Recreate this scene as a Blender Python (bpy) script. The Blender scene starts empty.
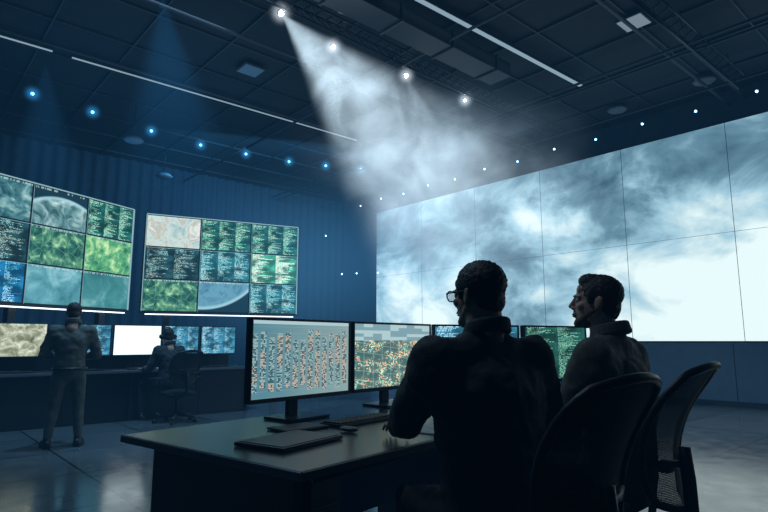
import bpy, math, random
from mathutils import Vector, Matrix, Euler
random.seed(7)
PHI = math.radians(-48.5)
A = Vector((math.cos(PHI), math.sin(PHI), 0)); B = Vector((-math.sin(PHI), math.cos(PHI), 0))
CAMZ = 1.2
scn = bpy.context.scene
scn.view_settings.view_transform = 'Standard'

# ------------------------------------------------------------------ materials
def newmat(name):
    m = bpy.data.materials.new(name); m.use_nodes = True
    m.node_tree.nodes.clear()
    return m, m.node_tree
class NT:
    def __init__(s, nt): s.nt = nt
    def n(s, t, **kw):
        x = s.nt.nodes.new(t)
        for k, v in kw.items(): setattr(x, k, v)
        return x
    def put(s, sock, v):
        if isinstance(v, bpy.types.NodeSocket): s.nt.links.new(v, sock)
        elif isinstance(v, (tuple, list)):
            v = list(v)
            if len(sock.default_value) == 4 and len(v) == 3: v.append(1)
            sock.default_value = v
        else: sock.default_value = v
    def m(s, op, a, b=0.0, c=None):
        x = s.n('ShaderNodeMath', operation=op); s.put(x.inputs[0], a); s.put(x.inputs[1], b)
        if c is not None: s.put(x.inputs[2], c)
        return x.outputs[0]
    def sep(s, v):
        x = s.n('ShaderNodeSeparateXYZ'); s.put(x.inputs[0], v); return x.outputs
    def comb(s, a, b, c=0.0):
        x = s.n('ShaderNodeCombineXYZ'); s.put(x.inputs[0], a); s.put(x.inputs[1], b); s.put(x.inputs[2], c); return x.outputs[0]
    def mix(s, f, a, b):
        x = s.n('ShaderNodeMix', data_type='RGBA'); s.put(x.inputs[0], f); s.put(x.inputs[6], a); s.put(x.inputs[7], b); return x.outputs[2]
    def noise(s, vec, scale, detail=4, rough=.5, dist=0.0):
        x = s.n('ShaderNodeTexNoise'); s.put(x.inputs['Vector'], vec); x.inputs['Scale'].default_value = scale
        x.inputs['Detail'].default_value = detail; x.inputs['Roughness'].default_value = rough; x.inputs['Distortion'].default_value = dist
        return x.outputs[0]
    def wn(s, vec):
        x = s.n('ShaderNodeTexWhiteNoise', noise_dimensions='3D'); s.put(x.inputs['Vector'], vec); return x.outputs[0]
    def ramp(s, f, stops):
        x = s.n('ShaderNodeValToRGB'); e = x.color_ramp.elements
        while len(e) < len(stops): e.new(.5)
        for i, (p, c) in enumerate(stops):
            e[i].position = p; e[i].color = tuple(c) + (1,)
        s.put(x.inputs[0], f); return x.outputs[0]
    def smooth(s, v, lo, hi):
        x = s.n('ShaderNodeMapRange', interpolation_type='SMOOTHSTEP'); s.put(x.inputs[0], v)
        x.inputs[1].default_value = lo; x.inputs[2].default_value = hi; return x.outputs[0]
    def coord(s, k): return s.n('ShaderNodeTexCoord').outputs[k]

def pbr(name, col, rough=.5, metal=0., var=.0, bump=.0, bscale=60., spec=.5, alpha=1.0):
    m, nt = newmat(name); N = NT(nt)
    p = N.n('ShaderNodeBsdfPrincipled'); o = N.n('ShaderNodeOutputMaterial')
    nt.links.new(p.outputs[0], o.inputs[0])
    co = N.coord('Object')
    if var > 0:
        f = N.noise(co, 6, 5)
        c = N.mix(f, tuple(x*(1-var) for x in col), tuple(min(1, x*(1+var)) for x in col)); N.put(p.inputs['Base Color'], c)
    else: N.put(p.inputs['Base Color'], col)
    p.inputs['Roughness'].default_value = rough; p.inputs['Metallic'].default_value = metal
    p.inputs['Specular IOR Level'].default_value = spec; p.inputs['Alpha'].default_value = alpha
    if bump > 0:
        b = N.n('ShaderNodeBump'); b.inputs['Strength'].default_value = bump; b.inputs['Distance'].default_value = .01
        N.put(b.inputs['Height'], N.noise(co, bscale, 5)); nt.links.new(b.outputs[0], p.inputs['Normal'])
    return m
def emis(name, col, st):
    m, nt = newmat(name); N = NT(nt)
    e = N.n('ShaderNodeEmission'); o = N.n('ShaderNodeOutputMaterial'); nt.links.new(e.outputs[0], o.inputs[0])
    N.put(e.inputs[0], col); e.inputs[1].default_value = st
    return m
def emis_tex(name, fn, st):
    m, nt = newmat(name); N = NT(nt)
    e = N.n('ShaderNodeEmission'); o = N.n('ShaderNodeOutputMaterial'); nt.links.new(e.outputs[0], o.inputs[0])
    N.put(e.inputs[0], fn(N)); e.inputs[1].default_value = st
    return m
def cells(name, cols, rows, bg, f1, f2, dens, st, seed=0., blocks=3, vgap=.4):
    def fn(N):
        uv = N.coord('UV'); x, y, z = N.sep(uv)
        cx = N.m('FLOOR', N.m('MULTIPLY', x, cols)); ry = N.m('MULTIPLY', y, rows); cy = N.m('FLOOR', ry)
        w = N.wn(N.comb(cx, cy, seed))
        bx = N.m('FLOOR', N.m('MULTIPLY', x, blocks))
        rowlen = N.wn(N.comb(bx, cy, seed+3.1))
        fx = N.m('FRACT', N.m('MULTIPLY', x, blocks))
        inside = N.m('MULTIPLY', N.m('LESS_THAN', fx, N.m('ADD', N.m('MULTIPLY', rowlen, .75), .2)), N.m('GREATER_THAN', fx, .07))
        blk = N.noise(N.comb(N.m('MULTIPLY', x, 3.1), N.m('MULTIPLY', y, 3.0), seed*1.7), 1.4, 2)
        on = N.m('MULTIPLY', N.m('LESS_THAN', w, dens), N.m('GREATER_THAN', N.m('FRACT', ry), vgap))
        on = N.m('MULTIPLY', on, inside)
        on = N.m('MULTIPLY', on, N.smooth(blk, .30, .56))
        col = N.mix(N.wn(N.comb(bx, N.m('FLOOR', N.m('MULTIPLY', y, rows/4)), seed+9)), f1, f2)
        bgc = N.mix(N.smooth(blk, .35, .7), tuple(c*.6 for c in bg), tuple(c*2.0 for c in bg))
        return N.mix(on, bgc, col)
    return emis_tex(name, fn, st)
def mapm(name, stops, st, scale=3, seed=0., dist=.6, lines=None, limb=None):
    def fn(N):
        uv = N.coord('UV'); x, y, z = N.sep(uv)
        v = N.comb(N.m('MULTIPLY', x, 1.7), y, seed)
        n = N.noise(v, scale, 7, .6, dist)
        c = N.ramp(n, stops)
        if limb:
            cx, cy, r = limb
            dx = N.m('SUBTRACT', N.m('MULTIPLY', x, 1.7), cx); dy = N.m('SUBTRACT', y, cy)
            rr = N.m('SQRT', N.m('ADD', N.m('MULTIPLY', dx, dx), N.m('MULTIPLY', dy, dy)))
            c = N.mix(N.smooth(rr, r-.02, r+.03), c, (.01, .04, .06))
            c = N.mix(N.m('MULTIPLY', N.m('MULTIPLY', N.smooth(rr, r-.12, r), N.smooth(rr, r+.06, r)), .7), c, (.45, .75, .85))
        if lines:
            vo = N.n('ShaderNodeTexVoronoi', feature='DISTANCE_TO_EDGE'); N.put(vo.inputs['Vector'], v); vo.inputs['Scale'].default_value = lines[0]
            c = N.mix(N.m('MULTIPLY', N.m('LESS_THAN', vo.outputs[0], .012), .6), c, lines[1])
        hd = N.m('MULTIPLY', N.m('GREATER_THAN', y, .95), N.m('LESS_THAN', N.wn(N.comb(N.m('FLOOR', N.m('MULTIPLY', x, 60)), 1, seed)), .5))
        return N.mix(N.m('MULTIPLY', hd, .5), c, (.6, .8, .8))
    return emis_tex(name, fn, st)

M = {}
M['black'] = pbr('black_plastic', (.010, .012, .015), .45)
M['blackm'] = pbr('black_metal', (.02, .022, .026), .35, .6)
M['dark'] = pbr('dark_laminate', (.010, .012, .016), .4, var=.2)
M['grey'] = pbr('grey_metal', (.12, .14, .16), .4, .7)
M['chairfab'] = pbr('chair_fabric', (.012, .014, .017), .85, bump=.4, bscale=300)

# ------------------------------------------------------------------ mesh builder
class MB:
    def __init__(s): s.v = []; s.f = []; s.mi = []; s.mats = []; s.sm = []
    def mat(s, m):
        if m not in s.mats: s.mats.append(m)
        return s.mats.index(m)
    def add(s, vs, fs, m, smooth=False):
        o = len(s.v); s.v += [tuple(v) for v in vs]; i = s.mat(m)
        for f in fs: s.f.append(tuple(o+k for k in f)); s.mi.append(i); s.sm.append(smooth)
    def box(s, c, d, m, rot=None):
        c = Vector(c); h = Vector(d)/2; vs = []
        for z in (-1, 1):
            for x, y in ((-1, -1), (1, -1), (1, 1), (-1, 1)):
                p = Vector((x*h.x, y*h.y, z*h.z))
                if rot is not None: p = rot @ p
                vs.append(c+p)
        s.add(vs, [(3, 2, 1, 0), (4, 5, 6, 7), (0, 1, 5, 4), (1, 2, 6, 5), (2, 3, 7, 6), (3, 0, 4, 7)], m)
    def quad(s, p0, p1, p2, p3, m): s.add([p0, p1, p2, p3], [(0, 1, 2, 3)], m)
    def ell(s, c, r, m, rot=None, seg=16, rings=10, smooth=True):
        c = Vector(c); vs = []; fs = []
        if not hasattr(r, '__len__'): r = (r, r, r)
        def P(x, y, z):
            p = Vector((x*r[0], y*r[1], z*r[2]))
            if rot is not None: p = rot @ p
            return c+p
        vs.append(P(0, 0, 1))
        for i in range(1, rings):
            t = math.pi*i/rings
            for j in range(seg):
                a = 2*math.pi*j/seg; vs.append(P(math.sin(t)*math.cos(a), math.sin(t)*math.sin(a), math.cos(t)))
        vs.append(P(0, 0, -1))
        for j in range(seg):
            k = (j+1) % seg
            fs.append((0, 1+j, 1+k))
            for i in range(rings-2):
                a = 1+i*seg
                fs.append((a+j, a+seg+j, a+seg+k, a+k))
            a = 1+(rings-2)*seg; fs.append((a+j, len(vs)-1, a+k))
        s.add(vs, fs, m, smooth)
    def cap(s, p0, p1, r0, r1, m, seg=14, flat=False):
        p0 = Vector(p0); p1 = Vector(p1); d = (p1-p0)
        if d.length < 1e-6: return
        q = d.to_track_quat('Z', 'Y').to_matrix()
        rings = []
        if flat: rings = [(p0, r0), (p1, r1)]
        else:
            for i in range(4):
                t = (i+1)/5*math.pi/2
                rings.append((p0-q @ Vector((0, 0, r0*math.cos(t))), r0*math.sin(t)))
            rings += [(p0, r0), (p1, r1)]
            for i in range(3, -1, -1):
                t = (i+1)/5*math.pi/2
                rings.append((p1+q @ Vector((0, 0, r1*math.cos(t))), r1*math.sin(t)))
        vs = []; fs = []
        for c, r in rings:
            for j in range(seg):
                a = 2*math.pi*j/seg; vs.append(c+q @ Vector((r*math.cos(a), r*math.sin(a), 0)))
        for i in range(len(rings)-1):
            for j in range(seg):
                k = (j+1) % seg; fs.append((i*seg+j, i*seg+k, (i+1)*seg+k, (i+1)*seg+j))
        fs.append(tuple(range(seg-1, -1, -1))); fs.append(tuple((len(rings)-1)*seg+j for j in range(seg)))
        s.add(vs, fs, m, True)
    def tube(s, pts, r, m, closed=False, seg=8):
        pts = [Vector(p) for p in pts]; n = len(pts); vs = []; fs = []
        prev = None
        for i, p in enumerate(pts):
            a = pts[(i-1) % n] if (closed or i > 0) else p; b = pts[(i+1) % n] if (closed or i < n-1) else p
            t = (b-a).normalized()
            if prev is None:
                x = t.orthogonal().normalized()
            else:
                x = (prev-t*prev.dot(t)).normalized()
            prev = x; y = t.cross(x)
            rr = r[i] if hasattr(r, '__len__') else r
            for j in range(seg):
                an = 2*math.pi*j/seg; vs.append(p+x*rr*math.cos(an)+y*rr*math.sin(an))
        for i in range(n if closed else n-1):
            k2 = (i+1) % n
            for j in range(seg):
                k = (j+1) % seg; fs.append((i*seg+j, i*seg+k, k2*seg+k, k2*seg+j))
        if not closed:
            fs.append(tuple(range(seg-1, -1, -1))); fs.append(tuple((n-1)*seg+j for j in range(seg)))
        s.add(vs, fs, m, True)
    def obj(s, name, parent=None, loc=(0, 0, 0), rotz=0., bevel=0., remesh=0., smooth=0, disp=None, rot=None):
        me = bpy.data.meshes.new(name); me.from_pydata(s.v, [], s.f)
        for m in s.mats: me.materials.append(m)
        me.polygons.foreach_set('material_index', s.mi); me.polygons.foreach_set('use_smooth', s.sm)
        uv = me.uv_layers.new(name='UVMap'); q = ((0, 0), (1, 0), (1, 1), (0, 1))
        for p in me.polygons:
            for k, li in enumerate(p.loop_indices): uv.data[li].uv = q[k % 4]
        me.update()
        o = bpy.data.objects.new(name, me); scn.collection.objects.link(o)
        o.location = loc; o.rotation_euler = rot if rot is not None else (0, 0, rotz)
        if parent: o.parent = parent
        if remesh > 0:
            r = o.modifiers.new('Remesh', 'REMESH'); r.mode = 'VOXEL'; r.voxel_size = remesh; r.use_smooth_shade = True
            if smooth:
                sm = o.modifiers.new('Smooth', 'SMOOTH'); sm.factor = .5; sm.iterations = smooth
        if disp:
            t = bpy.data.textures.new(name+'_tex', 'CLOUDS'); t.noise_scale = disp[1]; t.noise_depth = 2
            d = o.modifiers.new('Folds', 'DISPLACE'); d.texture = t; d.strength = disp[0]; d.mid_level = .5; d.texture_coords = 'LOCAL'
        if bevel > 0:
            b = o.modifiers.new('Bevel', 'BEVEL'); b.width = bevel; b.segments = 2; b.limit_method = 'ANGLE'; b.angle_limit = math.radians(50)
        return o
def empty(name, loc=(0, 0, 0), rotz=0.):
    o = bpy.data.objects.new(name, None); scn.collection.objects.link(o); o.location = loc; o.rotation_euler = (0, 0, rotz); o.empty_display_size = .1
    return o
def R(a, b, z=0): return A*a+B*b+Vector((0, 0, z))
def vol(name, fn, col, dens=0., acol=(.5, .5, .5)):
    m, nt = newmat(name); N = NT(nt); o = N.n('ShaderNodeOutputMaterial')
    e = N.n('ShaderNodeEmission'); N.put(e.inputs[0], col); s = fn(N) if callable(fn) else fn; N.put(e.inputs[1], s)
    if dens:
        a = N.n('ShaderNodeVolumeAbsorption'); N.put(a.inputs[0], acol); a.inputs[1].default_value = dens
        ad = N.n('ShaderNodeAddShader'); nt.links.new(e.outputs[0], ad.inputs[0]); nt.links.new(a.outputs[0], ad.inputs[1]); nt.links.new(ad.outputs[0], o.inputs['Volume'])
    else: nt.links.new(e.outputs[0], o.inputs['Volume'])
    return m

# ------------------------------------------------------------------ room shell (local x=A, y=B)
A0, A1, B0, B1, H = -16., 6., -6., 12.3, 6.2
def floor_mat():
    m, nt = newmat('polished_floor_tiles'); N = NT(nt)
    p = N.n('ShaderNodeBsdfPrincipled'); o = N.n('ShaderNodeOutputMaterial'); nt.links.new(p.outputs[0], o.inputs[0])
    co = N.coord('Object'); x, y, z = N.sep(co)
    tx = N.m('MULTIPLY', N.m('ADD', x, 50.3), 1/1.2); ty = N.m('MULTIPLY', N.m('ADD', y, 50.1), 1/1.2)
    fx = N.m('FRACT', tx); fy = N.m('FRACT', ty)
    line = N.m('MAXIMUM', N.m('LESS_THAN', fx, .018), N.m('LESS_THAN', fy, .018))
    tile = N.wn(N.comb(N.m('FLOOR', tx), N.m('FLOOR', ty), 0))
    n = N.noise(co, 1.3, 8, .65, .5)
    c = N.mix(n, (.05, .075, .09), (.15, .19, .22)); c = N.mix(N.m('MULTIPLY', tile, .5), c, (.24, .29, .32))
    c = N.mix(line, c, (.008, .01, .012)); N.put(p.inputs['Base Color'], c)
    p.inputs['Specular IOR Level'].default_value = 1.0
    N.put(p.inputs['Roughness'], N.m('ADD', N.m('MULTIPLY', N.noise(co, 5, 6), .22), .06))
    return m
mb = MB(); mb.quad((A0, B0, 0), (A1, B0, 0), (A1, B1, 0), (A0, B1, 0), floor_mat()); mb.obj('floor', rotz=PHI)
M['wall'] = pbr('dark_wall_paint', (.03, .05, .07), .8, var=.3)
M['ceil'] = pbr('black_ceiling_tile', (.008, .012, .015), .8, var=.4)
M['grid'] = pbr('ceiling_grid_metal', (.035, .044, .052), .6, .2)
mb = MB(); mb.quad((A0, B1, H), (A1, B1, H), (A1, B0, H), (A0, B0, H), M['ceil']); mb.obj('ceiling', rotz=PHI)
mb = MB(); mb.quad((A0, B1, 0), (A1, B1, 0), (A1, B1, H), (A0, B1, H), M['wall']); mb.obj('wall_right', rotz=PHI)
def curtain():
    mb = MB(); n = 240; vs = []; fs = []
    for i in range(n+1):
        b = B0+(B1-B0)*i/n; a = A0+.06*math.sin(i*1.57)
        vs += [(a, b, 0), (a, b, H)]
    for i in range(n): fs.append((2*i, 2*i+1, 2*i+3, 2*i+2))
    mb.add(vs, fs, M['wall'], True); mb.obj('wall_left', rotz=PHI)
curtain()
mb = MB(); mb.quad((A1, B1, 0), (A1, B0, 0), (A1, B0, H), (A1, B1, H), M['wall']); mb.obj('wall_front', rotz=PHI)
mb = MB(); mb.quad((A1, B0, 0), (A0, B0, 0), (A0, B0, H), (A1, B0, H), M['wall']); mb.obj('wall_back', rotz=PHI)
mb = MB(); t = 1.2
a = A0+.5
while a < A1: mb.box((a, (B0+B1)/2, H-.02), (.025, B1-B0, .03), M['grid']); a += t
b = B0+.3
while b < B1: mb.box(((A0+A1)/2, b, H-.022), (A1-A0, .025, .03), M['grid']); b += t
mb.obj('ceiling_grid', rotz=PHI)
mb = MB()
for a_, b_, l, w, h, z in [(-5.6, 4.2, 7, .45, .24, H-.35), (-1.4, 7.5, 8, .4, .24, H-.33), (-2.4, 3.2, 5, .5, .3, H-.4)]:
    mb.box((a_, b_, z), (w, l, h), M['blackm'])
    k = -l/2
    while k < l/2: mb.box((a_, b_+k, z), (w+.05, .04, h+.05), M['grid']); k += 1.1
mb.obj('air_duct', rotz=PHI, bevel=.01)
mb = MB()
for a_, z in [(-3.4, H-.3), (-3.1, H-.25), (-7.6, H-.28), (-.4, H-.3), (-9.8, H-.3)]:
    mb.tube([(a_, B0, z), (a_, B1, z)], .03, M['grid'])
for b_, z in [(9.3, H-.38), (9.0, H-.38), (10.9, H-.42), (6.1, H-.4)]:
    mb.tube([(A0+.3, b_, z), (A1, b_, z)], .025, M['grid'])
mb.obj('ceiling_pipe', rotz=PHI)
def truss(name, p0, p1, w=.28):
    mb = MB(); p0 = Vector(p0); p1 = Vector(p1); d = (p1-p0); L = d.length; d.normalize(); s = d.cross(Vector((0, 0, 1)))
    cs = [s*w/2+Vector((0, 0, w/2)), -s*w/2+Vector((0, 0, w/2)), Vector((0, 0, -w/2))]
    for c in cs: mb.tube([p0+c, p1+c], .02, M['blackm'], seg=6)
    n = int(L/w)
    for i in range(n):
        for j in range(3):
            mb.tube([p0+d*(i*w)+cs[j], p0+d*((i+1)*w)+cs[(j+1) % 3]], .009, M['blackm'], seg=5)
    k = .5
    while k < L: mb.tube([p0+d*k+Vector((0, 0, w/2)), Vector(((p0+d*k).x, (p0+d*k).y, H-.04))], .008, M['blackm'], seg=5); k += 2.
    return mb.obj(name)
truss('lighting_truss', (-2.3, 6.55, 5.98), (4.2, 12.6, 5.98), .2)
truss('lighting_truss', (2.6, 6.2, 5.75), (6.3, 9.4, 5.75), .22)
M['led'] = emis('led_strip_glow', (.75, .88, 1), 2.5)
M['ledd'] = emis('led_strip_dim', (.42, .60, .72), .62)
M['ledf'] = emis('led_frame_glow', (.35, .6, .65), .8)
def strip(p0, p1, w, m):
    mb = MB(); p0 = Vector(p0); p1 = Vector(p1); d = (p1-p0); L = d.length; c = (p0+p1)/2; r = math.atan2(d.y, d.x)
    mb.box((0, 0, 0), (L, w+.03, .06), M['grid']); mb.box((0, 0, -.035), (L-.02, w, .02), m)
    k = -L/2+.2
    while k < L/2: mb.tube([(k, 0, .03), (k, 0, H-c.z-.01)], .006, M['grid'], seg=5); k += 1.6
    mb.obj('linear_ceiling_light', loc=c, rotz=r)
strip((-5.4, 9.05, 6.08), (-.66, 13.1, 6.08), .03, M['ledd'])
strip((-9.5, 5.5, 6.08), (-5.6, 8.85, 6.08), .03, M['ledd'])
strip((.2, 7.15, 6.08), (3.78, 10.14, 6.08), .07, M['ledd'])
M['pan'] = emis('ceiling_panel_glow', (.45, .6, .7), .4)
M['pand'] = pbr('ceiling_panel_off', (.2, .25, .28), .5)
for x, y, m_ in [(3.9, 8.1, M['pan']), (-2.45, 9.66, M['pand'])]:
    mb = MB(); mb.box((0, 0, 0), (.42, .42, .03), M['grid']); mb.box((0, 0, -.02), (.37, .37, .015), m_); mb.obj('ceiling_panel_light', loc=(x, y, H-.07), rotz=PHI, bevel=.005)
M['spk'] = pbr('speaker_grey', (.16, .2, .23), .6)
for x, y, z in [(5.0, 11.4, H-.1), (6.1, 10.05, H-.1), (-5.3, 11.35, 5.4), (-5.4, 13.3, 5.2)]:
    mb = MB(); mb.tube([(0, 0, .09), (0, 0, .06), (0, 0, 0), (0, 0, -.03)], [.05, .14, .2, .17], M['spk'], seg=24)
    mb.tube([(0, 0, .08), (0, 0, H-z-.01)], .012, M['blackm']); mb.obj('ceiling_speaker', loc=(x, y, z))
M['bulb'] = emis('spot_lens_white', (.35, .7, 1), 6)
M['bulbw'] = emis('spot_lens_warm', (1, .93, .85), 40)
M['bulbb'] = emis('spot_lens_blue', (.12, .55, 1), 6)
def halo(name, rad, st, col):
    def fn(N):
        g = N.n('ShaderNodeVectorMath', operation='LENGTH'); N.put(g.inputs[0], N.coord('Object'))
        t = N.smooth(g.outputs['Value'], rad, 0.0)
        return N.m('MULTIPLY', N.m('MULTIPLY', t, t), N.m('MULTIPLY', t, st))
    return vol(name, fn, col)
H_B = halo('lamp_glow_blue', .26, 3.2, (.05, .42, 1)); H_W = halo('lamp_glow_white', .26, 5.0, (.75, .88, 1))  # glowing balls stand in for lamp light scattered in the haze
def fixture(name, loc, dirv, r, lens, drop=.3, hm=None, hr=.26):
    mb = MB(); loc = Vector(loc); d = Vector(dirv).normalized(); L = r*3.2
    mb.cap(-d*L, Vector((0, 0, 0)), r*.8, r*1.1, M['black'], flat=True)
    mb.tube([-d*L*.5, Vector((-d.x*L*.5, -d.y*L*.5, drop))], r*.18, M['black'])
    mb.cap(d*.002, d*.012, r*.9, r*.9, lens, flat=True)
    mb.ell(d*.012, r*.75, lens)
    o = mb.obj(name, loc=loc)
    if hm:
        mb = MB(); mb.ell((0, 0, 0), hr, hm); mb.obj('lamp_glow', o)
for x, y in [(-7.7, 11.6), (-6.9, 12.6), (-6.0, 13.8), (-5.07, 14.85), (-4.0, 15.6), (-2.87, 16.3), (-1.8, 16.7), (-.73, 17.07)]:
    s = .873
    fixture('ceiling_spotlight', (x*s, y*s, CAMZ+4.68), (.3, -.75, -.6), .034, M['bulbb'], .28, H_B)
for i in range(14):
    p = R(-14.3+i*1.05, B1-.7, 5.70+.05*(i % 2)); fixture('ceiling_spotlight', p, (-.3, -.75, -.6), .026, M['bulb'], H-p.z-.01)
for p in [(-1.4, 18.5, 3.4), (-.9, 18.3, 3.4), (-.2, 18.1, 3.4), (-1.9, 18, 4.6)]:
    fixture('wall_spotlight', p, (.1, -1, -.2), .028, M['bulb'], .1)
SP = [((-1.47, 7.37, 5.82), (2.0, 1.1, -2.35), .042), ((-.81, 8.3, 5.82), (1.4, .6, -2.5), .036), ((.39, 9.27, 5.82), (1.0, .6, -2.5), .036), ((1.57, 10.29, 5.82), (.6, .6, -2.5), .028)]
for p, d, r in SP: fixture('stage_spotlight', p, Vector(d)*.5+Vector((0, -1.6, 0)), r, M['bulbw'], .1, H_W)

# ------------------------------------------------------------------ giant projection screen
def cloud(N):
    co = N.coord('Object'); x, y, z = N.sep(co)   # x along wall, z height
    v = N.comb(N.m('MULTIPLY', x, .50), N.m('MULTIPLY', z, .8), 31.7)
    n = N.noise(v, 1.0, 9, .56, .35)
    n2 = N.noise(N.comb(N.m('MULTIPLY', x, .55), z, 8.0), .55, 2)
    n = N.m('ADD', N.m('MULTIPLY', n, .65), N.m('MULTIPLY', n2, .35))
    n = N.m('ADD', N.m('MULTIPLY', N.m('SUBTRACT', n, .5), 2.2), .44)
    g = N.m('MULTIPLY', N.smooth(x, 1., 10.5), .16)
    gz = N.m('MULTIPLY', N.smooth(z, 5.2, 1.6), .30)
    f = N.m('ADD', N.m('ADD', n, g), gz)
    # drifting dark smoke mass in the upper middle of the picture
    mx_ = N.m('SUBTRACT', x, 7.7); mz_ = N.m('MULTIPLY', N.m('SUBTRACT', z, 4.5), 1.7)
    mr = N.m('SQRT', N.m('ADD', N.m('MULTIPLY', mx_, mx_), N.m('MULTIPLY', mz_, mz_)))
    wob = N.m('MULTIPLY', N.m('SUBTRACT', N.noise(co, 1.3, 6, .6, .4), .5), 3.0)
    f = N.m('SUBTRACT', f, N.m('MULTIPLY', N.smooth(N.m('ADD', mr, wob), 2.2, .3), .26))
    dx = N.m('SUBTRACT', x, 13.6); dz = N.m('SUBTRACT', z, -1.4)
    rr = N.m('SQRT', N.m('ADD', N.m('MULTIPLY', dx, dx), N.m('MULTIPLY', dz, dz)))
    f = N.m('ADD', f, N.m('MULTIPLY', N.m('MULTIPLY', N.smooth(rr, 5.3, 5.05), N.smooth(rr, 2.4, 5.1)), .14))
    return N.ramp(f, [(.30, (.05, .12, .18)), (.50, (.14, .28, .37)), (.68, (.36, .60, .72)), (.92, (.84, 1.0, 1.0))])
M['screen'] = emis_tex('cloud_projection', cloud, 1.05)
SX0 = -14.1; SW = 16.9; SZ0 = 1.2; SZ1 = 5.5; SP_ = 2.125
mb = MB()
mb.box((SW/2, 0, (SZ0+SZ1)/2), (SW+.06, .06, SZ1-SZ0+.06), M['black'])
mb.quad((0, -.04, SZ0), (SW, -.04, SZ0), (SW, -.04, SZ1), (0, -.04, SZ1), M['screen'])
M['seam'] = pbr('screen_seam', (.30, .38, .42), .6)
for i in range(1, 8): mb.box((SP_*i, -.042, (SZ0+SZ1)/2), (.009, .006, SZ1-SZ0), M['seam'])
mb.box((SW/2, -.042, 3.3), (SW, .006, .006), M['seam'])
mb.obj('projection_screen', loc=R(SX0, B1-.12), rotz=PHI)
M['plinth'] = pbr('blue_grey_panel', (.10, .17, .26), .45, var=.15)
mb = MB(); mb.box((SW/2, 0, .58), (SW, .4, 1.16), M['plinth'])
for i in range(9): mb.box((2.1*i, -.202, .6), (.012, .006, 1.1), M['black'])
mb.box((SW/2, -.20, .05), (SW, .03, .1), M['black'])
mb.obj('screen_plinth', loc=R(SX0, B1-.24), rotz=PHI)

# ------------------------------------------------------------------ video walls
G = {}
G['earth1'] = mapm('feed_satellite_blue', [(.35, (.02, .08, .10)), (.5, (.08, .24, .27)), (.62, (.3, .5, .5)), (.75, (.7, .9, .9))], 1.1, 2.2, 1.0, 1.1)
G['earth2'] = mapm('feed_satellite_grey', [(.35, (.04, .11, .12)), (.5, (.13, .29, .31)), (.66, (.42, .6, .6)), (.8, (.8, .95, .9))], 1.1, 2.4, 4.2, 1.2, None, (.9, -1.2, 2.0))
G['gmap'] = mapm('feed_green_terrain', [(.3, (.01, .05, .05)), (.48, (.03, .15, .12)), (.58, (.12, .34, .20)), (.7, (.55, .85, .5))], 1.1, 3.4, 7.7, .6, (3.2, (.3, .6, .4)))
G['gmap2'] = mapm('feed_green_map', [(.3, (.02, .15, .10)), (.5, (.10, .40, .18)), (.6, (.34, .66, .30)), (.75, (.9, 1, .75))], 1.15, 3.6, 2.7, .4, (4., (.5, .8, .5)))
G['aqua'] = mapm('feed_aqua_coast', [(.35, (.05, .20, .25)), (.5, (.12, .36, .43)), (.62, (.27, .56, .62)), (.8, (.55, .82, .85))], 1.1, 1.3, 5.7)
G['aqua2'] = mapm('feed_teal_ocean', [(.35, (.03, .16, .18)), (.55, (.07, .28, .30)), (.7, (.22, .48, .48))], 1.1, 1.3, 8.3)
G['pale'] = mapm('feed_pale_map', [(.3, (.3, .48, .5)), (.48, (.62, .74, .70)), (.55, (.50, .50, .42)), (.7, (.85, .95, .95))], 1.1, 2.2, 1.9, .7)
G['planet'] = mapm('feed_planet_limb', [(.35, (.06, .18, .28)), (.5, (.14, .36, .48)), (.62, (.10, .26, .38)), (.8, (.3, .5, .6))], 1.1, 1.3, 6.1, 1.0, None, (.1, 2.4, 2.3))
G['codeg'] = cells('feed_green_code', 120, 44, (.012, .09, .08), (.30, 1.0, .72), (.75, 1, .75), .6, 1.15, 1.)
G['codet'] = cells('feed_teal_code', 120, 40, (.015, .10, .12), (.25, .85, .95), (.7, 1, .95), .6, 1.15, 4.)
G['codeb'] = cells('feed_blue_code', 110, 36, (.01, .11, .24), (.15, .75, 1.0), (.6, .9, 1), .65, 1.2, 7.)
G['coded'] = cells('feed_dark_code', 110, 36, (.015, .06, .075), (.4, .8, .78), (.6, .65, .5), .5, 1.0, 11., 2)
G['codew'] = cells('feed_bright_code', 100, 34, (.04, .24, .16), (.8, 1.0, .9), (.9, 1, .8), .8, 1.2, 15., 2, .25)
M['bez'] = pbr('video_bezel', (.02, .03, .035), .4)
def video_wall(origin, ang, cw, layout, z0, legs):
    mb = MB(); n = len(layout[0]); rh = 2.0/3
    W = n*cw
    mb.box((W/2, .08, z0+rh*1.5), (W+.06, .14, rh*3+.06), M['black'])
    for r in range(3):
        for c in range(n):
            x0 = c*cw+.014; x1 = (c+1)*cw-.014; y0 = z0+(2-r)*rh+.014; y1 = z0+(3-r)*rh-.014
            mb.quad((x0, 0, y0), (x1, 0, y0), (x1, 0, y1), (x0, 0, y1), G[layout[r][c]])
    mb.box((W/2, -.01, z0+rh*3+.012), (W, .03, .014), M['ledf'])
    for x in (0, W): mb.box((x, -.01, z0+rh*1.5), (.014, .03, rh*3), M['ledf'])
    for r in (1, 2): mb.box((W/2, -.004, z0+r*rh), (W, .008, .026), M['bez']); mb.box((W/2, -.004, z0+r*rh-.016), (W, .009, .006), M['ledf'])
    for c in range(1, n): mb.box((c*cw, -.004, z0+rh*1.5), (.026, .008, rh*3), M['bez']); mb.box((c*cw+.016, -.004, z0+rh*1.5), (.006, .009, rh*3), M['ledf'])
    mb.box((W/2, .0, z0-.06), (W-.15, .05, .020), M['led'])
    for x in legs:
        mb.box((x, .14, z0/2), (.12, .12, z0), M['black']); mb.box((x, .14, .02), (.5, .6, .04), M['black'])
    mb.obj('video_wall', loc=origin, rotz=ang, bevel=0)
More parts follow.
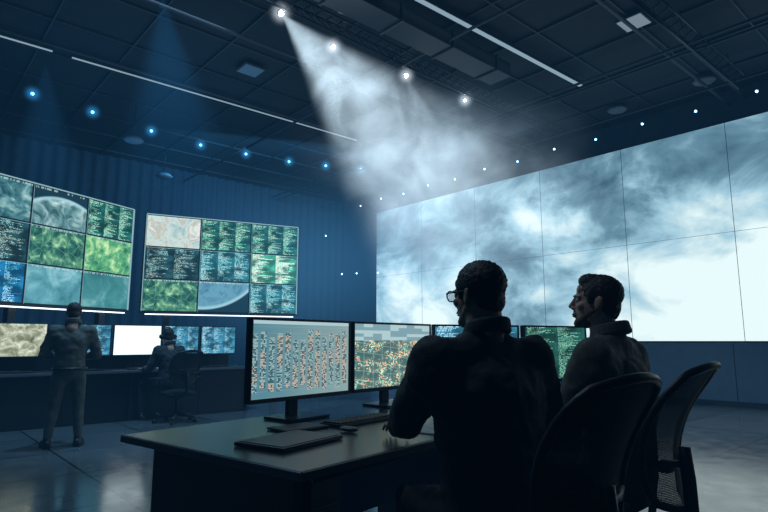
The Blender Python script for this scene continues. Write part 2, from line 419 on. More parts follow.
d = Vector((-.39, -.92)).normalized(); W1 = 1.05*4
o = Vector((-5.03, 11.0))+d*W1
video_wall((o.x, o.y, 0), math.atan2(-d.y, -d.x), 1.05, [['gmap', 'earth1', 'earth2', 'codeg'], ['codeb', 'coded', 'gmap', 'gmap2'], ['aqua', 'codeb', 'aqua', 'aqua2']], 1.8, [.5, 2., 3.7])
video_wall((-4.91, 11.35, 0), math.atan2(1.45, 2.91), 1.083, [['pale', 'codeg', 'codeg'], ['coded', 'codet', 'codew'], ['gmap', 'planet', 'codet']], 1.8, [.5, 2.8])

# ------------------------------------------------------------------ monitors
def monitor(name, pl, pr, z0, z1, sm, ztable, base=True):
    pl = Vector(pl); pr = Vector(pr); d = pr-pl; W = d.length; c = (pl+pr)/2; Hh = z1-z0
    mb = MB(); zc = (z0+z1)/2; b = .014
    mb.box((0, .0, z1-b/2), (W, .03, b), M['black']); mb.box((0, 0, z0+b*.8), (W, .03, b*1.6), M['black'])
    for s in (-1, 1): mb.box((s*(W/2-b/2), 0, zc), (b, .03, Hh-b*2), M['black'])
    mb.box((0, .022, zc), (W-.004, .02, Hh-.004), M['black'])
    mb.box((0, .05, zc), (W*.55, .045, Hh*.55), M['black'])
    x0 = -W/2+b; x1 = W/2-b
    mb.quad((x0, -.006, z0+b*1.6), (x1, -.006, z0+b*1.6), (x1, -.006, z1-b), (x0, -.006, z1-b), sm)
    mb.box((0, .09, (zc+ztable)/2+.006), (.07, .03, zc-ztable-.012), M['blackm'], None)
    mb.box((0, .07, zc), (.1, .04, .1), M['blackm'])
    mb.box((0, .04, ztable+.008), (.30, .22, .014), M['blackm'])
    return mb.obj(name, loc=(c.x, c.y, 0), rotz=math.atan2(d.y, d.x), bevel=.003)
def chartm(N):
    uv = N.coord('UV'); x, y, z = N.sep(uv)
    G_ = 13
    cx = N.m('FLOOR', N.m('MULTIPLY', x, G_*6)); cy = N.m('FLOOR', N.m('MULTIPLY', y, 54))
    gx = N.m('FLOOR', N.m('MULTIPLY', x, G_))
    w = N.wn(N.comb(cx, cy, 2)); h = N.wn(N.comb(gx, 1, 5)); h2 = N.wn(N.comb(gx, 4, 1))
    fx = N.m('FRACT', N.m('MULTIPLY', x, G_))
    band = N.m('MULTIPLY', N.m('LESS_THAN', y, N.m('ADD', N.m('MULTIPLY', h, .16), .74)), N.m('GREATER_THAN', y, N.m('ADD', N.m('MULTIPLY', h2, .10), .05)))
    col_on = N.m('MULTIPLY', band, N.m('LESS_THAN', fx, .67))
    on = N.m('MULTIPLY', N.m('MULTIPLY', col_on, N.m('LESS_THAN', w, .6)), N.m('GREATER_THAN', N.m('FRACT', N.m('MULTIPLY', y, 54)), .35))
    sel = N.wn(N.comb(gx, N.m('FLOOR', N.m('MULTIPLY', y, 5)), 7))
    fg = N.mix(N.m('GREATER_THAN', sel, .5), (.50, .70, .68), (.85, .66, .50))
    dim = N.noise(N.comb(x, y, 2), 2.0, 2)
    bg = N.mix(N.smooth(N.m('ADD', N.m('MULTIPLY', x, .6), N.m('MULTIPLY', dim, .4)), .2, .9), (.10, .25, .31), (.28, .40, .40))
    c = N.mix(N.m('MULTIPLY', col_on, .75), bg, (.03, .09, .11))
    c = N.mix(N.m('MULTIPLY', on, .75), c, fg)
    rows = N.m('LESS_THAN', N.m('FRACT', N.m('MULTIPLY', y, 12)), .05); c = N.mix(N.m('MULTIPLY', rows, .25), c, (.45, .6, .62))
    head = N.m('GREATER_THAN', y, .955); return N.mix(head, c, (.42, .60, .64))
def citym(N):
    uv = N.coord('UV'); x, y, z = N.sep(uv)
    cx = N.m('FLOOR', N.m('MULTIPLY', x, 90)); cy = N.m('FLOOR', N.m('MULTIPLY', y, 58))
    w = N.wn(N.comb(cx, cy, 3)); b = N.noise(N.comb(x, y, 6), 7, 4)
    on = N.m('MULTIPLY', N.m('LESS_THAN', w, .36), N.smooth(b, .42, .60))
    sel = N.wn(N.comb(N.m('FLOOR', N.m('MULTIPLY', x, 45)), N.m('FLOOR', N.m('MULTIPLY', y, 29)), 9))
    fg = N.mix(N.m('GREATER_THAN', sel, .62), N.mix(N.m('GREATER_THAN', sel, .3), (.35, .85, .65), (.85, .88, .55)), (1, .52, .28))
    bg = N.mix(b, (.015, .07, .09), (.15, .26, .24))
    st = N.m('MAXIMUM', N.m('LESS_THAN', N.m('FRACT', N.m('MULTIPLY', x, 9)), .06), N.m('LESS_THAN', N.m('FRACT', N.m('MULTIPLY', N.m('ADD', y, N.m('MULTIPLY', x, .2)), 7)), .07))
    bg = N.mix(N.m('MULTIPLY', st, .5), bg, (.36, .52, .42))
    c = N.mix(on, bg, fg)
    top = N.m('GREATER_THAN', y, .74); w2 = N.m('LESS_THAN', N.wn(N.comb(N.m('FLOOR', N.m('MULTIPLY', x, 9)), N.m('FLOOR', N.m('MULTIPLY', y, 20)), 1)), .4)
    c2 = N.mix(N.m('MULTIPLY', w2, .5), (.20, .34, .39), (.6, .78, .78))
    return N.mix(top, c, c2)
S_chart = emis_tex('monitor_charts', chartm, 1.0); S_city = emis_tex('monitor_city_grid', citym, 1.1)
S_blue = cells('monitor_blue_table', 90, 40, (.03, .15, .24), (.3, .8, 1.0), (.7, .95, 1), .6, 1.1, 21.)
S_green = cells('monitor_green_code', 90, 40, (.015, .08, .07), (.2, .6, .45), (.4, .8, .55), .6, .9, 25., 2)
S_map = mapm('monitor_relief_map', [(.3, (.10, .12, .08)), (.45, (.3, .33, .22)), (.58, (.6, .65, .5)), (.7, (.9, 1, .95))], 1.05, 4.5, 3.3, .5)
S_white = emis('monitor_blank_white', (.80, .95, 1), 1.4)
DZ = .775
monitor('computer_monitor', (-.69, 2.9), (-.215, 3.5), .882, 1.322, S_chart, DZ)
monitor('computer_monitor', (-.20, 3.53), (.335, 4.14), .882, 1.322, S_city, DZ)
monitor('computer_monitor', (.36, 4.17), (1.05, 4.42), .882, 1.322, S_blue, DZ)
monitor('computer_monitor', (1.08, 4.40), (1.68, 4.72), .882, 1.322, S_green, DZ)
for b0, b1, sm in [(-.9, -.1, S_blue), (.0, .85, S_green), (.95, 1.82, S_map), (2.0, 2.71, S_blue), (2.74, 3.5, S_white), (3.53, 4.15, S_blue), (4.18, 4.85, S_blue)]:
    p = R(-9.6, b0); q = R(-9.6, b1)
    monitor('computer_monitor', (p.x, p.y), (q.x, q.y), .96, 1.46, sm, .761)

# ------------------------------------------------------------------ desks
DA = math.atan2(.785, .62); DO = Vector((-.27, 1.93, 0))
M['top'] = pbr('desk_top_laminate', (.030, .040, .050), .26, var=.15)
M['edge'] = pbr('desk_edge_band', (.10, .12, .14), .35)
mb = MB()
mb.box((1.8, .595, .757), (3.6, 1.19, .034), M['top'])
mb.box((1.8, -.002, .757), (3.6, .012, .03), M['edge']); mb.box((-.002, .595, .757), (.012, 1.19, .03), M['edge'])
for u in (.14, 1.8, 3.48): mb.box((u, .62, .37), (.04, 1.0, .74), M['dark'])
mb.box((1.8, 1.08, .42), (3.34, .03, .62), M['dark'])
mb.box((.36, .70, .38), (.40, .70, .66), M['dark'])
for z in (.2, .42, .62): mb.box((.36, .345, z), (.38, .012, .18), M['black']); mb.box((.36, .33, z+.05), (.14, .012, .012), M['grey'])
mb.box((1.8, .12, .715), (3.3, .05, .04), M['blackm'])
for u in (.06, 1.75, 3.52): mb.box((u, .06, .37), (.05, .05, .74), M['blackm'])
mb.obj('control_desk', loc=DO, rotz=DA, bevel=.004)
mb = MB()
mb.box((-9.47, 1.9, .74), (.86, 6.0, .04), M['top']); mb.box((-9.035, 1.9, .74), (.012, 6.0, .04), M['edge'])
mb.box((-9.16, 1.9, .36), (.03, 5.9, .72), M['dark']); mb.box((-9.86, 1.9, .5), (.03, 5.9, .98), M['dark'])
for b_ in (-1.08, .9, 2.9, 4.86): mb.box((-9.5, b_, .36), (.8, .04, .72), M['dark'])
for b_ in (.0, 1., 2., 3., 4.): mb.box((-9.143, b_, .36), (.01, .015, .66), M['blackm'])
mb.obj('control_desk', rotz=PHI, bevel=.004)
M['key'] = pbr('keyboard_keys', (.02, .023, .027), .5)
def keyboard(loc, rz, s=1.0):
    mb = MB(); mb.box((0, 0, .008), (.44*s, .14, .014), M['black'])
    for r in range(5):
        n = 15
        for c in range(n): mb.box(((-.2+c*.0285)*s, -.05+r*.025, .019), (.022*s, .02, .008), M['key'])
    return mb.obj('keyboard', loc=loc, rotz=rz, bevel=.0015)
def D(u, v, z=DZ+.0005):
    c, s = math.cos(DA), math.sin(DA); return (DO.x+u*c-v*s, DO.y+u*s+v*c, z)
keyboard(D(.98, .60), DA); keyboard(D(2.35, .35), DA)
for b_ in (.5, 1.4, 2.3, 3.1, 4.3):
    p = R(-9.25, b_); keyboard((p.x, p.y, .7605), PHI+math.pi/2)
def mouse(loc, rz):
    mb = MB(); mb.ell((0, 0, .014), (.03, .055, .013), M['black']); mb.box((0, .03, .024), (.005, .02, .006), M['grey']); mb.obj('computer_mouse', loc=loc, rotz=rz)
mouse(D(.70, .42, DZ), DA)
mb = MB(); mb.box((0, 0, .009), (.38, .27, .016), M['black']); mb.box((0, 0, .0185), (.35, .24, .003), M['dark']); mb.obj('closed_laptop', loc=D(.34, .43), rotz=DA+.1, bevel=.005)
M['paper'] = pbr('paper_sheet', (.5, .55, .55), .7)
mb = MB(); mb.box((0, 0, .002), (.21, .30, .004), M['paper']); mb.box((0, 0, .0048), (.19, .28, .001), M['grey']); mb.obj('paper_document', loc=D(.98, .16), rotz=DA+.05)
mb = MB(); mb.box((0, 0, .006), (.25, .17, .01), M['grey']); mb.box((0, 0, .012), (.235, .155, .002), M['black']); mb.obj('tablet_computer', loc=D(.62, .68), rotz=DA-.1, bevel=.003)

# ------------------------------------------------------------------ office chair
def mesh_fabric():
    m, nt = newmat('chair_mesh_weave'); N = NT(nt)
    o = N.n('ShaderNodeOutputMaterial'); p = N.n('ShaderNodeBsdfPrincipled'); N.put(p.inputs['Base Color'], (.014, .017, .021)); p.inputs['Roughness'].default_value = .7
    t = N.n('ShaderNodeBsdfTransparent'); mx = N.n('ShaderNodeMixShader')
    x, y, z = N.sep(N.coord('Object'))
    fx = N.m('FRACT', N.m('MULTIPLY', N.m('ADD', x, 5), 170)); fz = N.m('FRACT', N.m('MULTIPLY', z, 170))
    hole = N.m('MULTIPLY', N.m('GREATER_THAN', fx, .66), N.m('GREATER_THAN', fz, .66))
    N.put(mx.inputs[0], hole); nt.links.new(p.outputs[0], mx.inputs[1]); nt.links.new(t.outputs[0], mx.inputs[2]); nt.links.new(mx.outputs[0], o.inputs[0])
    return m
M['weave'] = mesh_fabric()
def chair(loc, rz, top=1.08, name='office_chair', seat=.47, ws=1.0):
    root = empty(name, loc, rz)
    zb0, zb1 = seat+.10, top
    def bp(s, t):   # s -1..1, t 0..1
        w = (.19+.055*math.sin(t*math.pi*.75))*ws
        k = abs(2*t-1)**5; w *= (1-.20*k)
        z = zb0+(zb1-zb0)*t + (-.03*s*s if t > .5 else .03*s*s)*abs(2*t-1)**2
        y = -.25-.04*t-.09*t*t+.05*math.sin(t*math.pi*1.1) + .05*s*s
        return Vector((s*w, y, z))
    mb = MB(); n, k = 14, 18; vs = [bp(-1+2*i/n, j/k) for j in range(k+1) for i in range(n+1)]; fs = []
    for j in range(k):
        for i in range(n): a = j*(n+1)+i; fs.append((a, a+1, a+n+2, a+n+1))
    mb.add(vs, fs, M['weave'], True)
    mb.obj('mesh_back', root)
    mb = MB()
    loop = [bp(-1+2*i/12, 0) for i in range(12)]+[bp(1, j/16) for j in range(16)]+[bp(1-2*i/12, 1) for i in range(12)]+[bp(-1, 1-j/16) for j in range(16)]
    mb.tube(loop, .015, M['black'], closed=True)
    mb.tube([bp(-1, .32), bp(-.5, .32)+Vector((0, -.02, 0)), bp(0, .30)+Vector((0, -.03, 0)), bp(.5, .32)+Vector((0, -.02, 0)), bp(1, .32)], .014, M['black'])
    mb.tube([bp(0, .42)+Vector((0, -.035, 0)), bp(0, .2)+Vector((0, -.045, 0)), (0, -.28, seat-.02), (0, -.12, seat-.08), (0, 0, seat-.09)], [.022, .026, .03, .035, .04], M['black'])
    mb.obj('back_frame', root)
    mb = MB(); mb.ell((0, .0, seat-.045), (.255, .25, .055), M['chairfab'], seg=28, rings=10); mb.box((0, 0, seat-.06), (.38, .38, .04), M['chairfab'])
    mb.obj('seat', root, remesh=.014, smooth=6)
    mb = MB()
    for s in (-1, 1):
        mb.tube([(s*.2, -.02, seat-.07), (s*.29, -.02, seat-.06), (s*.305, -.03, seat+.02), (s*.30, -.04, seat+.16)], .017, M['black'])
        mb.box((s*.30, -.0, seat+.175), (.085, .25, .03), M['chairfab'])
    mb.obj('armrests', root, bevel=.012)
    mb = MB(); mb.cap((0, 0, .11), (0, 0, seat-.08), .03, .024, M['blackm'], flat=True); mb.box((0, 0, seat-.09), (.2, .24, .04), M['black'])
    for i in range(5):
        a = 2*math.pi*i/5+.3; x, y = math.cos(a), math.sin(a)
        mb.tube([(0, 0, .12), (x*.16, y*.16, .105), (x*.3, y*.3, .075)], [.03, .024, .016], M['black'])
        for e in (-.018, .018):
            c = Vector((x*.3-y*e, y*.3+x*e, .03)); ax = Vector((-y, x, 0))*.009; mb.cap(c-ax, c+ax, .029, .029, M['black'], seg=16, flat=True)
    mb.obj('star_base', root)
    return root

# ------------------------------------------------------------------ people
def skinm(name, c):
    return pbr(name, c, .5, var=.12, bump=.1, bscale=150)
def head(root, loc, yaw, pitch, skin, hairm, opts):
    hr = empty('head_joint'); hr.parent = root; hr.location = loc; hr.rotation_euler = (pitch, 0, yaw)
    mb = MB(); s = skin
    mb.ell((0, -.012, .03), (.076, .094, .086), s, seg=24, rings=16)
    mb.ell((0, .022, -.03), (.064, .066, .088), s, seg=20, rings=12)
    mb.ell((0, .036, -.082), (.047, .046, .034), s)
    mb.ell((0, .074, -.104), (.021, .017, .017), s)
    for q in (-1, 1):
        mb.cap((q*.055, .0, -.05), (q*.02, .068, -.1), .019, .015, s)
        mb.ell((q*.04, .06, -.026), (.023, .022, .02), s)
        mb.ell((q*.011, .096, -.036), (.009, .010, .008), s)
        mb.cap((q*.012, .087, .018), (q*.042, .072, .016), .010, .009, s)
        e = Euler((0.25, 0, q*.35)).to_matrix()
        mb.ell((q*.079, -.012, -.008), (.006, .018, .031), s, rot=e)
        mb.ell((q*.083, -.018, .004), (.005, .014, .018), s, rot=e)
    mb.cap((0, .086, .014), (0, .108, -.028), .008, .0105, s)
    mb.ell((0, .072, .045), (.045, .014, .03), s)
    mb.ell((0, .090, -.061), (.023, .010, .0055), s); mb.ell((0, .088, -.072), (.020, .010, .006), s)
    mb.ell((0, .082, -.05), (.022, .012, .012), s)
    mb.cap((0, -.022, -.06), (0, opts.get('ny', -.06), -.20), opts.get('neck', .056), opts.get('neck', .056)+.008, s, seg=20)
    mb.obj('head', hr, remesh=.0042, smooth=3)
    mb = MB(); wh = pbr('eye_white', (.6, .6, .58), .2); ir = pbr('eye_iris', (.03, .02, .015), .2)
    lip = pbr('lip_skin', (.28, .12, .09), .5)
    for q in (-1, 1):
        mb.ell((q*.031, .074, .0), .0125, wh); mb.ell((q*.031, .0815, .0), .0060, ir)
        mb.cap((q*.015, .0955, .019), (q*.045, .0820, .019), .0035, .0025, hairm)
    mb.ell((0, .0935, -.0645), (.020, .0075, .0035), lip); mb.ell((0, .0915, -.0715), (.017, .0075, .004), lip)
    mb.obj('eyes_brows_lips', hr)
    mb = MB()
    hs = opts.get('hair', 1.0)
    mb.ell((0, -.020, .042), (.0835*hs, .0985*hs, .0845*hs), hairm, seg=24, rings=16)
    mb.ell((0, -.055, -.02), (.066*hs, .052*hs, .065), hairm)
    for q in (-1, 1): mb.ell((q*.066*hs, .022, .02), (.014, .018, .04), hairm)
    if opts.get('quiff'): mb.ell((0, .025, .094), (.056, .055, .033), hairm); mb.ell((0, .058, .088), (.045, .022, .018), hairm)
    mb.obj('hair', hr, remesh=.006, smooth=3, disp=(.010, .012))
    if opts.get('beard'):
        mb = MB()
        for q in (-1, 1): mb.cap((q*.057, .006, -.045), (q*.02, .07, -.100), .019, .0165, opts['beard'])
        mb.ell((0, .074, -.103), (.023, .018, .019), opts['beard']); mb.ell((0, .04, -.09), (.048, .046, .032), opts['beard']); mb.ell((0, .0865, -.049), (.022, .011, .006), opts['beard'])
        mb.obj('beard', hr, remesh=.005, smooth=2, disp=(.004, .008))
    if opts.get('glasses'):
        mb = MB(); g = M['black']
        for q in (-1, 1):
            c = Vector((q*.034, .107, .0))
            mb.tube([c+Vector((.027*math.cos(t), -.006*abs(math.cos(t)), .020*math.sin(t))) for t in [2*math.pi*i/20 for i in range(20)]], .0026, g, closed=True)
            mb.tube([(q*.061, .102, .006), (q*.074, .09, .008), (q*.083, .0, .010), (q*.083, -.02, -.005)], .0026, g)
        mb.tube([(-.008, .110, .004), (0, .113, .006), (.008, .110, .004)], .0024, g)
        mb.obj('glasses', hr)
        gl = MB(); gm = pbr('lens_glass', (.5, .7, .8), .05, alpha=.25)
        for q in (-1, 1): gl.ell((q*.034, .104, 0), (.025, .0015, .018), gm)
        gl.obj('lenses', hr)
    if opts.get('headset'):
        mb = MB(); g = M['black']
        mb.tube([(.092*math.cos(t), -.012, .0+.142*math.sin(t)) for t in [math.pi*i/16 for i in range(17)]], .010, g)
        for q in (-1, 1): mb.cap((q*.078, -.012, -.005), (q*.108, -.012, -.005), .04, .036, g, seg=20)
        mb.tube([(.1, .0, -.02), (.095, .06, -.06), (.06, .11, -.07)], .004, g); mb.ell((.055, .115, -.07), .01, g)
        mb.obj('headset', hr)
    return hr
def hand(root, name, w, d, n, side, skin, curl=.35):
    w = Vector(w); d = Vector(d).normalized(); n = Vector(n); n = (n-d*n.dot(d)).normalized(); t = d.cross(n)*side
    mb = MB(); mb.cap(w-d*.045, w+d*.01, .026, .026, skin)
    offs = [.030, .010, -.010, -.029]; lens = [.074, .082, .076, .060]; kn = [.088, .092, .088, .080]
    for i in range(4):
        k = w+d*kn[i]+t*offs[i]
        mb.cap(w+t*offs[i]*.55+d*.01, k, .015, .0115, skin)
        p = k; ang = curl*.5; r = .0098-.0006*i
        for j, fr in enumerate((.45, .32, .23)):
            dd = d*math.cos(ang)-n*math.sin(ang)+t*offs[i]*1.2; q = p+dd*lens[i]*fr; mb.cap(p, q, r, r*.9, skin, seg=10); p = q; r *= .92; ang += curl
    p = w+t*.022+d*.02; q = p+(d*.6+t*.75-n*.2).normalized()*.04; r2 = q+(d*.85+t*.4-n*.25).normalized()*.032; r3 = r2+(d*.97+t*.1-n*.2).normalized()*.026
    mb.cap(p, q, .015, .0125, skin); mb.cap(q, r2, .0115, .0105, skin); mb.cap(r2, r3, .0102, .0085, skin)
    mb.obj(name, root, remesh=.0042, smooth=2)
def person(name, loc, rz, J, jacket, trouser, skin, hairm, opts):
    root = empty(name, loc, rz); V = lambda k: Vector(J[k])
    j = jacket; bw = J.get('bulk', 1.0); sr = J.get('sleeve', 1.0); tr = J.get('trap', .072); mb = MB()
    pel, waist, chest, nb = V('pelvis'), V('waist'), V('chest'), V('neck')
    mb.ell(pel+Vector((0, 0, .03)), (.165*bw, .125*bw, .11), j, seg=24, rings=14)
    mb.ell(waist, (.160*bw, .125*bw, .15), j, seg=24, rings=14)
    mb.ell((pel+waist)/2, (.165*bw, .13*bw, .15), j, seg=24)
    mb.ell((waist+chest)/2, (.175*bw, .13*bw, .16), j, seg=24)
    mb.ell(chest, (.19*bw, .13*bw, .165), j, seg=24, rings=14)
    for s in ('l', 'r'):
        sh, el, wr = V('sh_'+s), V('el_'+s), V('wr_'+s)
        mb.cap(nb-Vector((0, 0, .02)), sh*.55+nb*.45-Vector((0, 0, .035)), tr, tr, j)
        mb.cap(sh*.55+nb*.45-Vector((0, 0, .035)), sh, tr, .070*sr, j)
        mb.cap(chest, sh-Vector((0, 0, .05)), .12, .08*sr, j)
        mb.cap(chest+Vector((0, -.02, -.08)), sh-Vector((0, 0, .08)), .12, .06*sr, j)
        mb.ell(sh, .076*sr, j)
        mb.cap(sh, el, .073*sr, .058*sr, j, seg=18); mb.cap(el, wr, .057*sr, .040*sr, j, seg=18)
        mb.cap(wr-(wr-el).normalized()*.03, wr, .041, .041, j, seg=18)
    mb.obj('jacket', root, remesh=.0125, smooth=5, disp=(.026, .07))
    mb = MB(); hd = V('head'); up = (hd+Vector((0, -.05, -.12))-nb).normalized()
    for rr, zz in ((.080, .030), (.076, .048), (.072, .064)):
        pts = []
        for i in range(20):
            a = 2*math.pi*i/20; pts.append(nb+up*zz+Vector((rr*math.cos(a), rr*math.sin(a)*.98-.005, .016*(-math.sin(a)))))
        mb.tube(pts, .013, j, closed=True)
    mb.obj('collar', root, remesh=.007, smooth=3)
    mb = MB(); q = trouser
    mb.ell(pel-Vector((0, 0, .01)), (.158*bw, .12*bw, .105), q, seg=24)
    for s in ('l', 'r'):
        hp, kn, an = V('hip_'+s), V('kn_'+s), V('an_'+s)
        mb.cap(hp, kn, .092*bw, .064, q, seg=18); mb.cap(kn, an+(kn-an).normalized()*.04, .064, .048, q, seg=18); mb.ell(kn, .066, q)
        c = kn+(an-kn)*.3; mb.ell(c-Vector((0, .012, 0)), (.055, .06, .1), q)
    mb.obj('trousers', root, remesh=.0125, smooth=5, disp=(.016, .06))
    mb = MB(); b = M['black']
    for s in ('l', 'r'):
        an = V('an_'+s); t = V('toe_'+s); gz = J['ground']
        mb.cap(an, Vector((an.x, an.y, gz+.05)), .045, .045, b)
        mb.cap(Vector((an.x, an.y, gz+.047))-t*.03, Vector((an.x, an.y, gz+.042))+t*.14, .044, .038, b)
        mb.box(Vector((an.x, an.y, gz+.014))+t*.06, (.08, .26, .022), b, rot=Matrix.Rotation(math.atan2(-t.x, t.y), 3, 'Z'))
    mb.obj('boots', root, remesh=.01, smooth=2)
    for s, sd in (('l', 1), ('r', -1)):
        wr = V('wr_'+s); hand(root, 'hand_'+s, wr+Vector(J['hd_'+s]).normalized()*.02, J['hd_'+s], J['hn_'+s], sd, skin, J.get('curl', .3))
    head(root, hd, J.get('yaw', 0), J.get('pitch', 0), skin, hairm, opts)
    return root
skA = skinm('skin_tan', (.40, .24, .17)); skB = skinm('skin_light', (.66, .42, .32))
hairA = pbr('hair_black', (.008, .008, .009), .5, bump=.5, bscale=200); hairB = pbr('hair_brown', (.03, .02, .014), .5, bump=.5, bscale=200)
jkA = pbr('jacket_black', (.022, .028, .037), .75, var=.25, bump=.3, bscale=120); jkB = pbr('jacket_olive', (.085, .090, .075), .75, var=.3, bump=.3, bscale=120)
jkC = pbr('uniform_field_grey', (.12, .135, .12), .8, var=.3, bump=.3, bscale=120); jkD = pbr('jacket_navy', (.03, .045, .06), .8, var=.2)
trA = pbr('trousers_black', (.02, .023, .03), .8, var=.2)
def seated(gz, **kw):
    J = dict(pelvis=(0, 0, 0), waist=(0, .0, .18), chest=(0, .01, .36), neck=(0, .01, .55), head=(0, .05, .725),
             sh_l=(-.195, .01, .49), sh_r=(.195, .01, .49), el_l=(-.25, .12, .22), el_r=(.25, .12, .22), wr_l=(-.2, .38, .2), wr_r=(.2, .38, .2),
             hip_l=(-.095, .02, -.01), hip_r=(.095, .02, -.01), kn_l=(-.14, .45, .0), kn_r=(.14, .45, .0), an_l=(-.14, .43, gz+.1), an_r=(.14, .43, gz+.1),
             toe_l=(-.1, 1, 0), toe_r=(.1, 1, 0), hd_l=(.1, 1, -.05), hd_r=(-.1, 1, -.05), hn_l=(0, 0, 1), hn_r=(0, 0, 1), ground=gz)
    J.update(kw); return J
def toloc(p, loc, rz):
    v = Vector(p)-Vector(loc); return tuple(Matrix.Rotation(-rz, 3, 'Z') @ v)
L1 = (.39, 2.03, .60); r1 = math.radians(26)
J1 = seated(-.60, bulk=1.25, sleeve=1.2, trap=.088, waist=(0, .02, .19), chest=(0, .04, .40), neck=(0, .05, .60), head=(0, .085, .772), sh_l=(-.215, .05, .53), sh_r=(.215, .05, .53), kn_l=(-.13, .38, -.015), kn_r=(.15, .38, -.015), an_l=(-.14, .34, -.5), an_r=(.15, .34, -.5),
            el_l=toloc((.085, 2.22, .90), L1, r1), wr_l=toloc((.065, 2.48, .842), L1, r1), hd_l=(.2, 1, -.1),
            el_r=toloc((.66, 2.32, .91), L1, r1), wr_r=toloc((.54, 2.60, .842), L1, r1), hd_r=(-.1, 1, -.1), yaw=math.radians(14), pitch=-.02)
person('seated_man', L1, r1, J1, jkA, trA, skA, hairA, dict(glasses=1, neck=.066, ny=-.04, hair=1.03))
chair((.484, 1.90, 0), math.radians(35), 1.10, ws=.88)
L2 = (1.0, 2.50, .60); r2 = math.radians(48)
J2 = seated(-.60, bulk=1.18, sleeve=1.15, trap=.082, waist=(0, -.01, .19), chest=(0, -.01, .39), neck=(0, .0, .60), head=(0, .055, .775), sh_l=(-.205, .0, .53), sh_r=(.205, .0, .53),
            el_l=(-.25, .12, .25), wr_l=(-.19, .37, .20), hd_l=(.35, 1, -.1), el_r=(.26, .1, .25), wr_r=(.17, .36, .18), hd_r=(-.4, 1, -.1), yaw=math.radians(20), pitch=.09)
person('seated_man', L2, r2, J2, jkB, trA, skB, hairB, dict(quiff=1, beard=pbr('beard_brown', (.14, .09, .065), .8), ny=-.055))
chair((.965, 2.43, 0), math.radians(46), 1.11, ws=.88)
L3 = (-3.30, 8.75, .57); r3 = math.radians(58)
J3 = seated(-.57, neck=(0, .03, .55), head=(0, .07, .70), wr_l=(-.17, .36, .21), wr_r=(.17, .36, .21), pitch=-.15, yaw=math.radians(-10))
person('headset_operator', L3, r3, J3, jkD, trA, skB, hairA, dict(headset=1, ny=-.055))
chair((-3.12, 8.66, 0), math.radians(48), 1.06)
L4 = (-3.68, 6.68, .84); r4 = math.radians(30)
J4 = dict(pelvis=(0, 0, .0), waist=(0, .01, .16), chest=(0, .02, .35), neck=(0, .03, .54), head=(0, .075, .69), sh_l=(-.19, .03, .475), sh_r=(.19, .03, .475),
          el_l=(-.28, .05, .20), el_r=(.28, .05, .20), wr_l=(-.12, .26, .17), wr_r=(.12, .26, .17), hip_l=(-.09, 0, -.03), hip_r=(.09, 0, -.03),
          kn_l=(-.13, .03, -.41), kn_r=(.12, .02, -.41), an_l=(-.17, -.02, -.75), an_r=(.14, -.02, -.75), toe_l=(-.25, 1, 0), toe_r=(.25, 1, 0),
          hd_l=(.8, .7, 0), hd_r=(-.8, .7, 0), hn_l=(0, .3, 1), hn_r=(0, .3, 1), ground=-.84, yaw=math.radians(-5), pitch=-.2)
off = person('standing_officer', L4, r4, J4, jkC, jkC, skB, hairB, dict(ny=-.055))
mb = MB(); mb.box((0, .33, .165), (.26, .18, .012), M['black'], rot=Matrix.Rotation(.35, 3, 'X')); mb.obj('tablet', off, bevel=.003)
mb = MB(); mb.tube([(.172*math.cos(t), .135*math.sin(t), .04) for t in [2*math.pi*i/28 for i in range(28)]], .018, M['black'], closed=True); mb.obj('belt', off)

# ------------------------------------------------------------------ haze and light beams as self-glowing volumes
mb = MB(); mb.box((-6.0, 3.4, 3.05), (19., 17.2, 6.0), vol('blue_haze_glow', .0020, (.09, .45, 1.0), .014)); mb.obj('room_haze_glow', rotz=PHI)  # lit haze put in as even blue emission, plus slight absorption
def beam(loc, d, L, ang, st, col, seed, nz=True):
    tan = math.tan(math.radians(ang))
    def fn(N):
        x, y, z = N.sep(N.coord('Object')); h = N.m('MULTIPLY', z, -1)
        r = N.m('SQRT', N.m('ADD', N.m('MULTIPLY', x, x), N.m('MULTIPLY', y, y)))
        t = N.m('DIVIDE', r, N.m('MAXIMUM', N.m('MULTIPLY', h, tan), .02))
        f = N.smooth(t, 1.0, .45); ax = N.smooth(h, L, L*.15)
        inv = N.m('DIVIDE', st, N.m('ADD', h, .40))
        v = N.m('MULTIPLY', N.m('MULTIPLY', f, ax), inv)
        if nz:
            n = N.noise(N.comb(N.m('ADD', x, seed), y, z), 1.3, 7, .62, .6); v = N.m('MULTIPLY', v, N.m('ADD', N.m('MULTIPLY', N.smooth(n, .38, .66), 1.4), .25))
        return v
    mt = vol('beam_glow', fn, col)  # beam light put in as emission fading through the cone
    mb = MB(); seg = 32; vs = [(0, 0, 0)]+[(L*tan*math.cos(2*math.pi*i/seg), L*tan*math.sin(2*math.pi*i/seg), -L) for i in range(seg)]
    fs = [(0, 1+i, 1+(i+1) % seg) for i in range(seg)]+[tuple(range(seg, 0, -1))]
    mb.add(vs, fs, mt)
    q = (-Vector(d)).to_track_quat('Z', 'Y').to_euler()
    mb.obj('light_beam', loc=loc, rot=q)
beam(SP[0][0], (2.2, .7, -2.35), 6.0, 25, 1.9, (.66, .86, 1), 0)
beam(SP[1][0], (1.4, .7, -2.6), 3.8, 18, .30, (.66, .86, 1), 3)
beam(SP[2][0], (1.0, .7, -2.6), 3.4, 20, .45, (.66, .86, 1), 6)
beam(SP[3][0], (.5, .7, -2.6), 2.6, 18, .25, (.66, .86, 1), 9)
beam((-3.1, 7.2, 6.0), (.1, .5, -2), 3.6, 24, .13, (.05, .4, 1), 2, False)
beam((-5.8, 9.0, 5.95), (-.2, .6, -2), 3.6, 22, .08, (.05, .4, 1), 2, False)
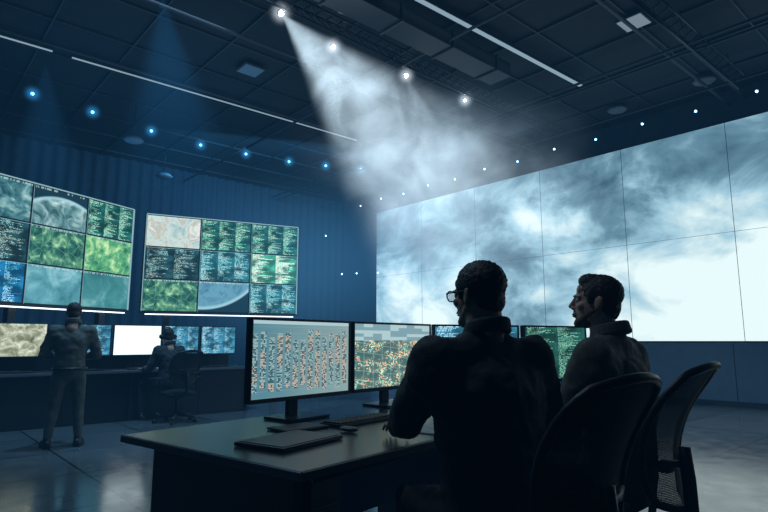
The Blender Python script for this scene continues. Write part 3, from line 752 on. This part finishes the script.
def smoke(N):
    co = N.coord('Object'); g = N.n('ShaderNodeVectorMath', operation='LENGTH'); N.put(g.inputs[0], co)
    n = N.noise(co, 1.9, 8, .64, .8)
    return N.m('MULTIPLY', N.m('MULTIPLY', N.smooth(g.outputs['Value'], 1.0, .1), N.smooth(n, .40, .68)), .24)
mb = MB(); mb.ell((0, 0, 0), 1, vol('smoke_glow', smoke, (.50, .76, 1))); ob = mb.obj('glowing_smoke', loc=(1.0, 9.6, 4.55)); ob.scale = (3.0, 1.6, 1.45)  # lit smoke put in as emission, not scattered spotlight
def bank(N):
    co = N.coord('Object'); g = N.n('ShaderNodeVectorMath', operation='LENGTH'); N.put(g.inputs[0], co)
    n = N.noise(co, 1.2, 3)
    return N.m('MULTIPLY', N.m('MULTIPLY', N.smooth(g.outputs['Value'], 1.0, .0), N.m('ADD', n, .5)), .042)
mb = MB(); mb.ell((0, 0, 0), 1, vol('haze_glow', bank, (.13, .50, 1))); ob = mb.obj('haze_glow_bank', loc=(-1.6, 13.2, 3.0)); ob.scale = (4.6, 4.0, 2.9)  # added glowing volume that brightens the far centre of the room

# ------------------------------------------------------------------ lights
def spot(loc, d, e, col, ang=60, size=.1):
    l = bpy.data.lights.new('spot', 'SPOT'); l.energy = e; l.color = col; l.spot_size = math.radians(ang); l.spot_blend = .6; l.shadow_soft_size = size
    o = bpy.data.objects.new('stage_or_fill_spot', l); scn.collection.objects.link(o); o.location = loc; o.rotation_euler = (-Vector(d)).to_track_quat('Z', 'Y').to_euler()
def area(loc, d, e, col, sx, sy, name='overhead_fill'):
    l = bpy.data.lights.new(name, 'AREA'); l.shape = 'RECTANGLE'; l.size = sx; l.size_y = sy; l.energy = e; l.color = col
    o = bpy.data.objects.new(name, l); scn.collection.objects.link(o); o.location = loc; o.rotation_euler = (-Vector(d)).to_track_quat('Z', 'Y').to_euler()
spot((-1.4, 7.5, 5.6), (2.2, .9, -2.5), 400, (.7, .88, 1), 45)
spot((-3.1, 7.2, 5.9), (-.2, .6, -2), 420, (.3, .65, 1), 70)
spot((-5.8, 9.0, 5.9), (-.4, .8, -2), 420, (.2, .55, 1), 80)
area((-2.5, 13., 5.4), (-.3, 1, -.5), 200, (.12, .5, 1), 4, 1, 'wall_fill')  # added area light, blue ambience for the far wall
area((-4.5, 10., 5.0), (0, 0, 1), 30, (.15, .5, 1), 5, 5, 'ceiling_fill')  # added upward fill, blue ambience on the ceiling
area((-2.5, 6.0, 5.9), (-.1, .1, -1), 80, (.4, .7, 1), 3, 3)  # added soft overhead fill, no fixture modelled for it
spot((-1.6, 2.6, 5.6), (2.4, -.2, -4.2), 90, (.75, .88, 1), 36, .25)  # added fill spot to lighten the seated men's faces
w = bpy.data.worlds.new('world'); scn.world = w; w.use_nodes = True
nt = w.node_tree
nt.nodes['Background'].inputs[0].default_value = (.01, .03, .06, 1); nt.nodes['Background'].inputs[1].default_value = .3

# ------------------------------------------------------------------ camera
cam = bpy.data.cameras.new('camera'); cam.lens = 26.25; cam.sensor_width = 36; cam.clip_start = .05
co = bpy.data.objects.new('camera', cam); scn.collection.objects.link(co)
co.location = (0, 0, CAMZ); co.rotation_euler = (math.radians(90)+math.atan(85/560), 0, 0)
scn.camera = co
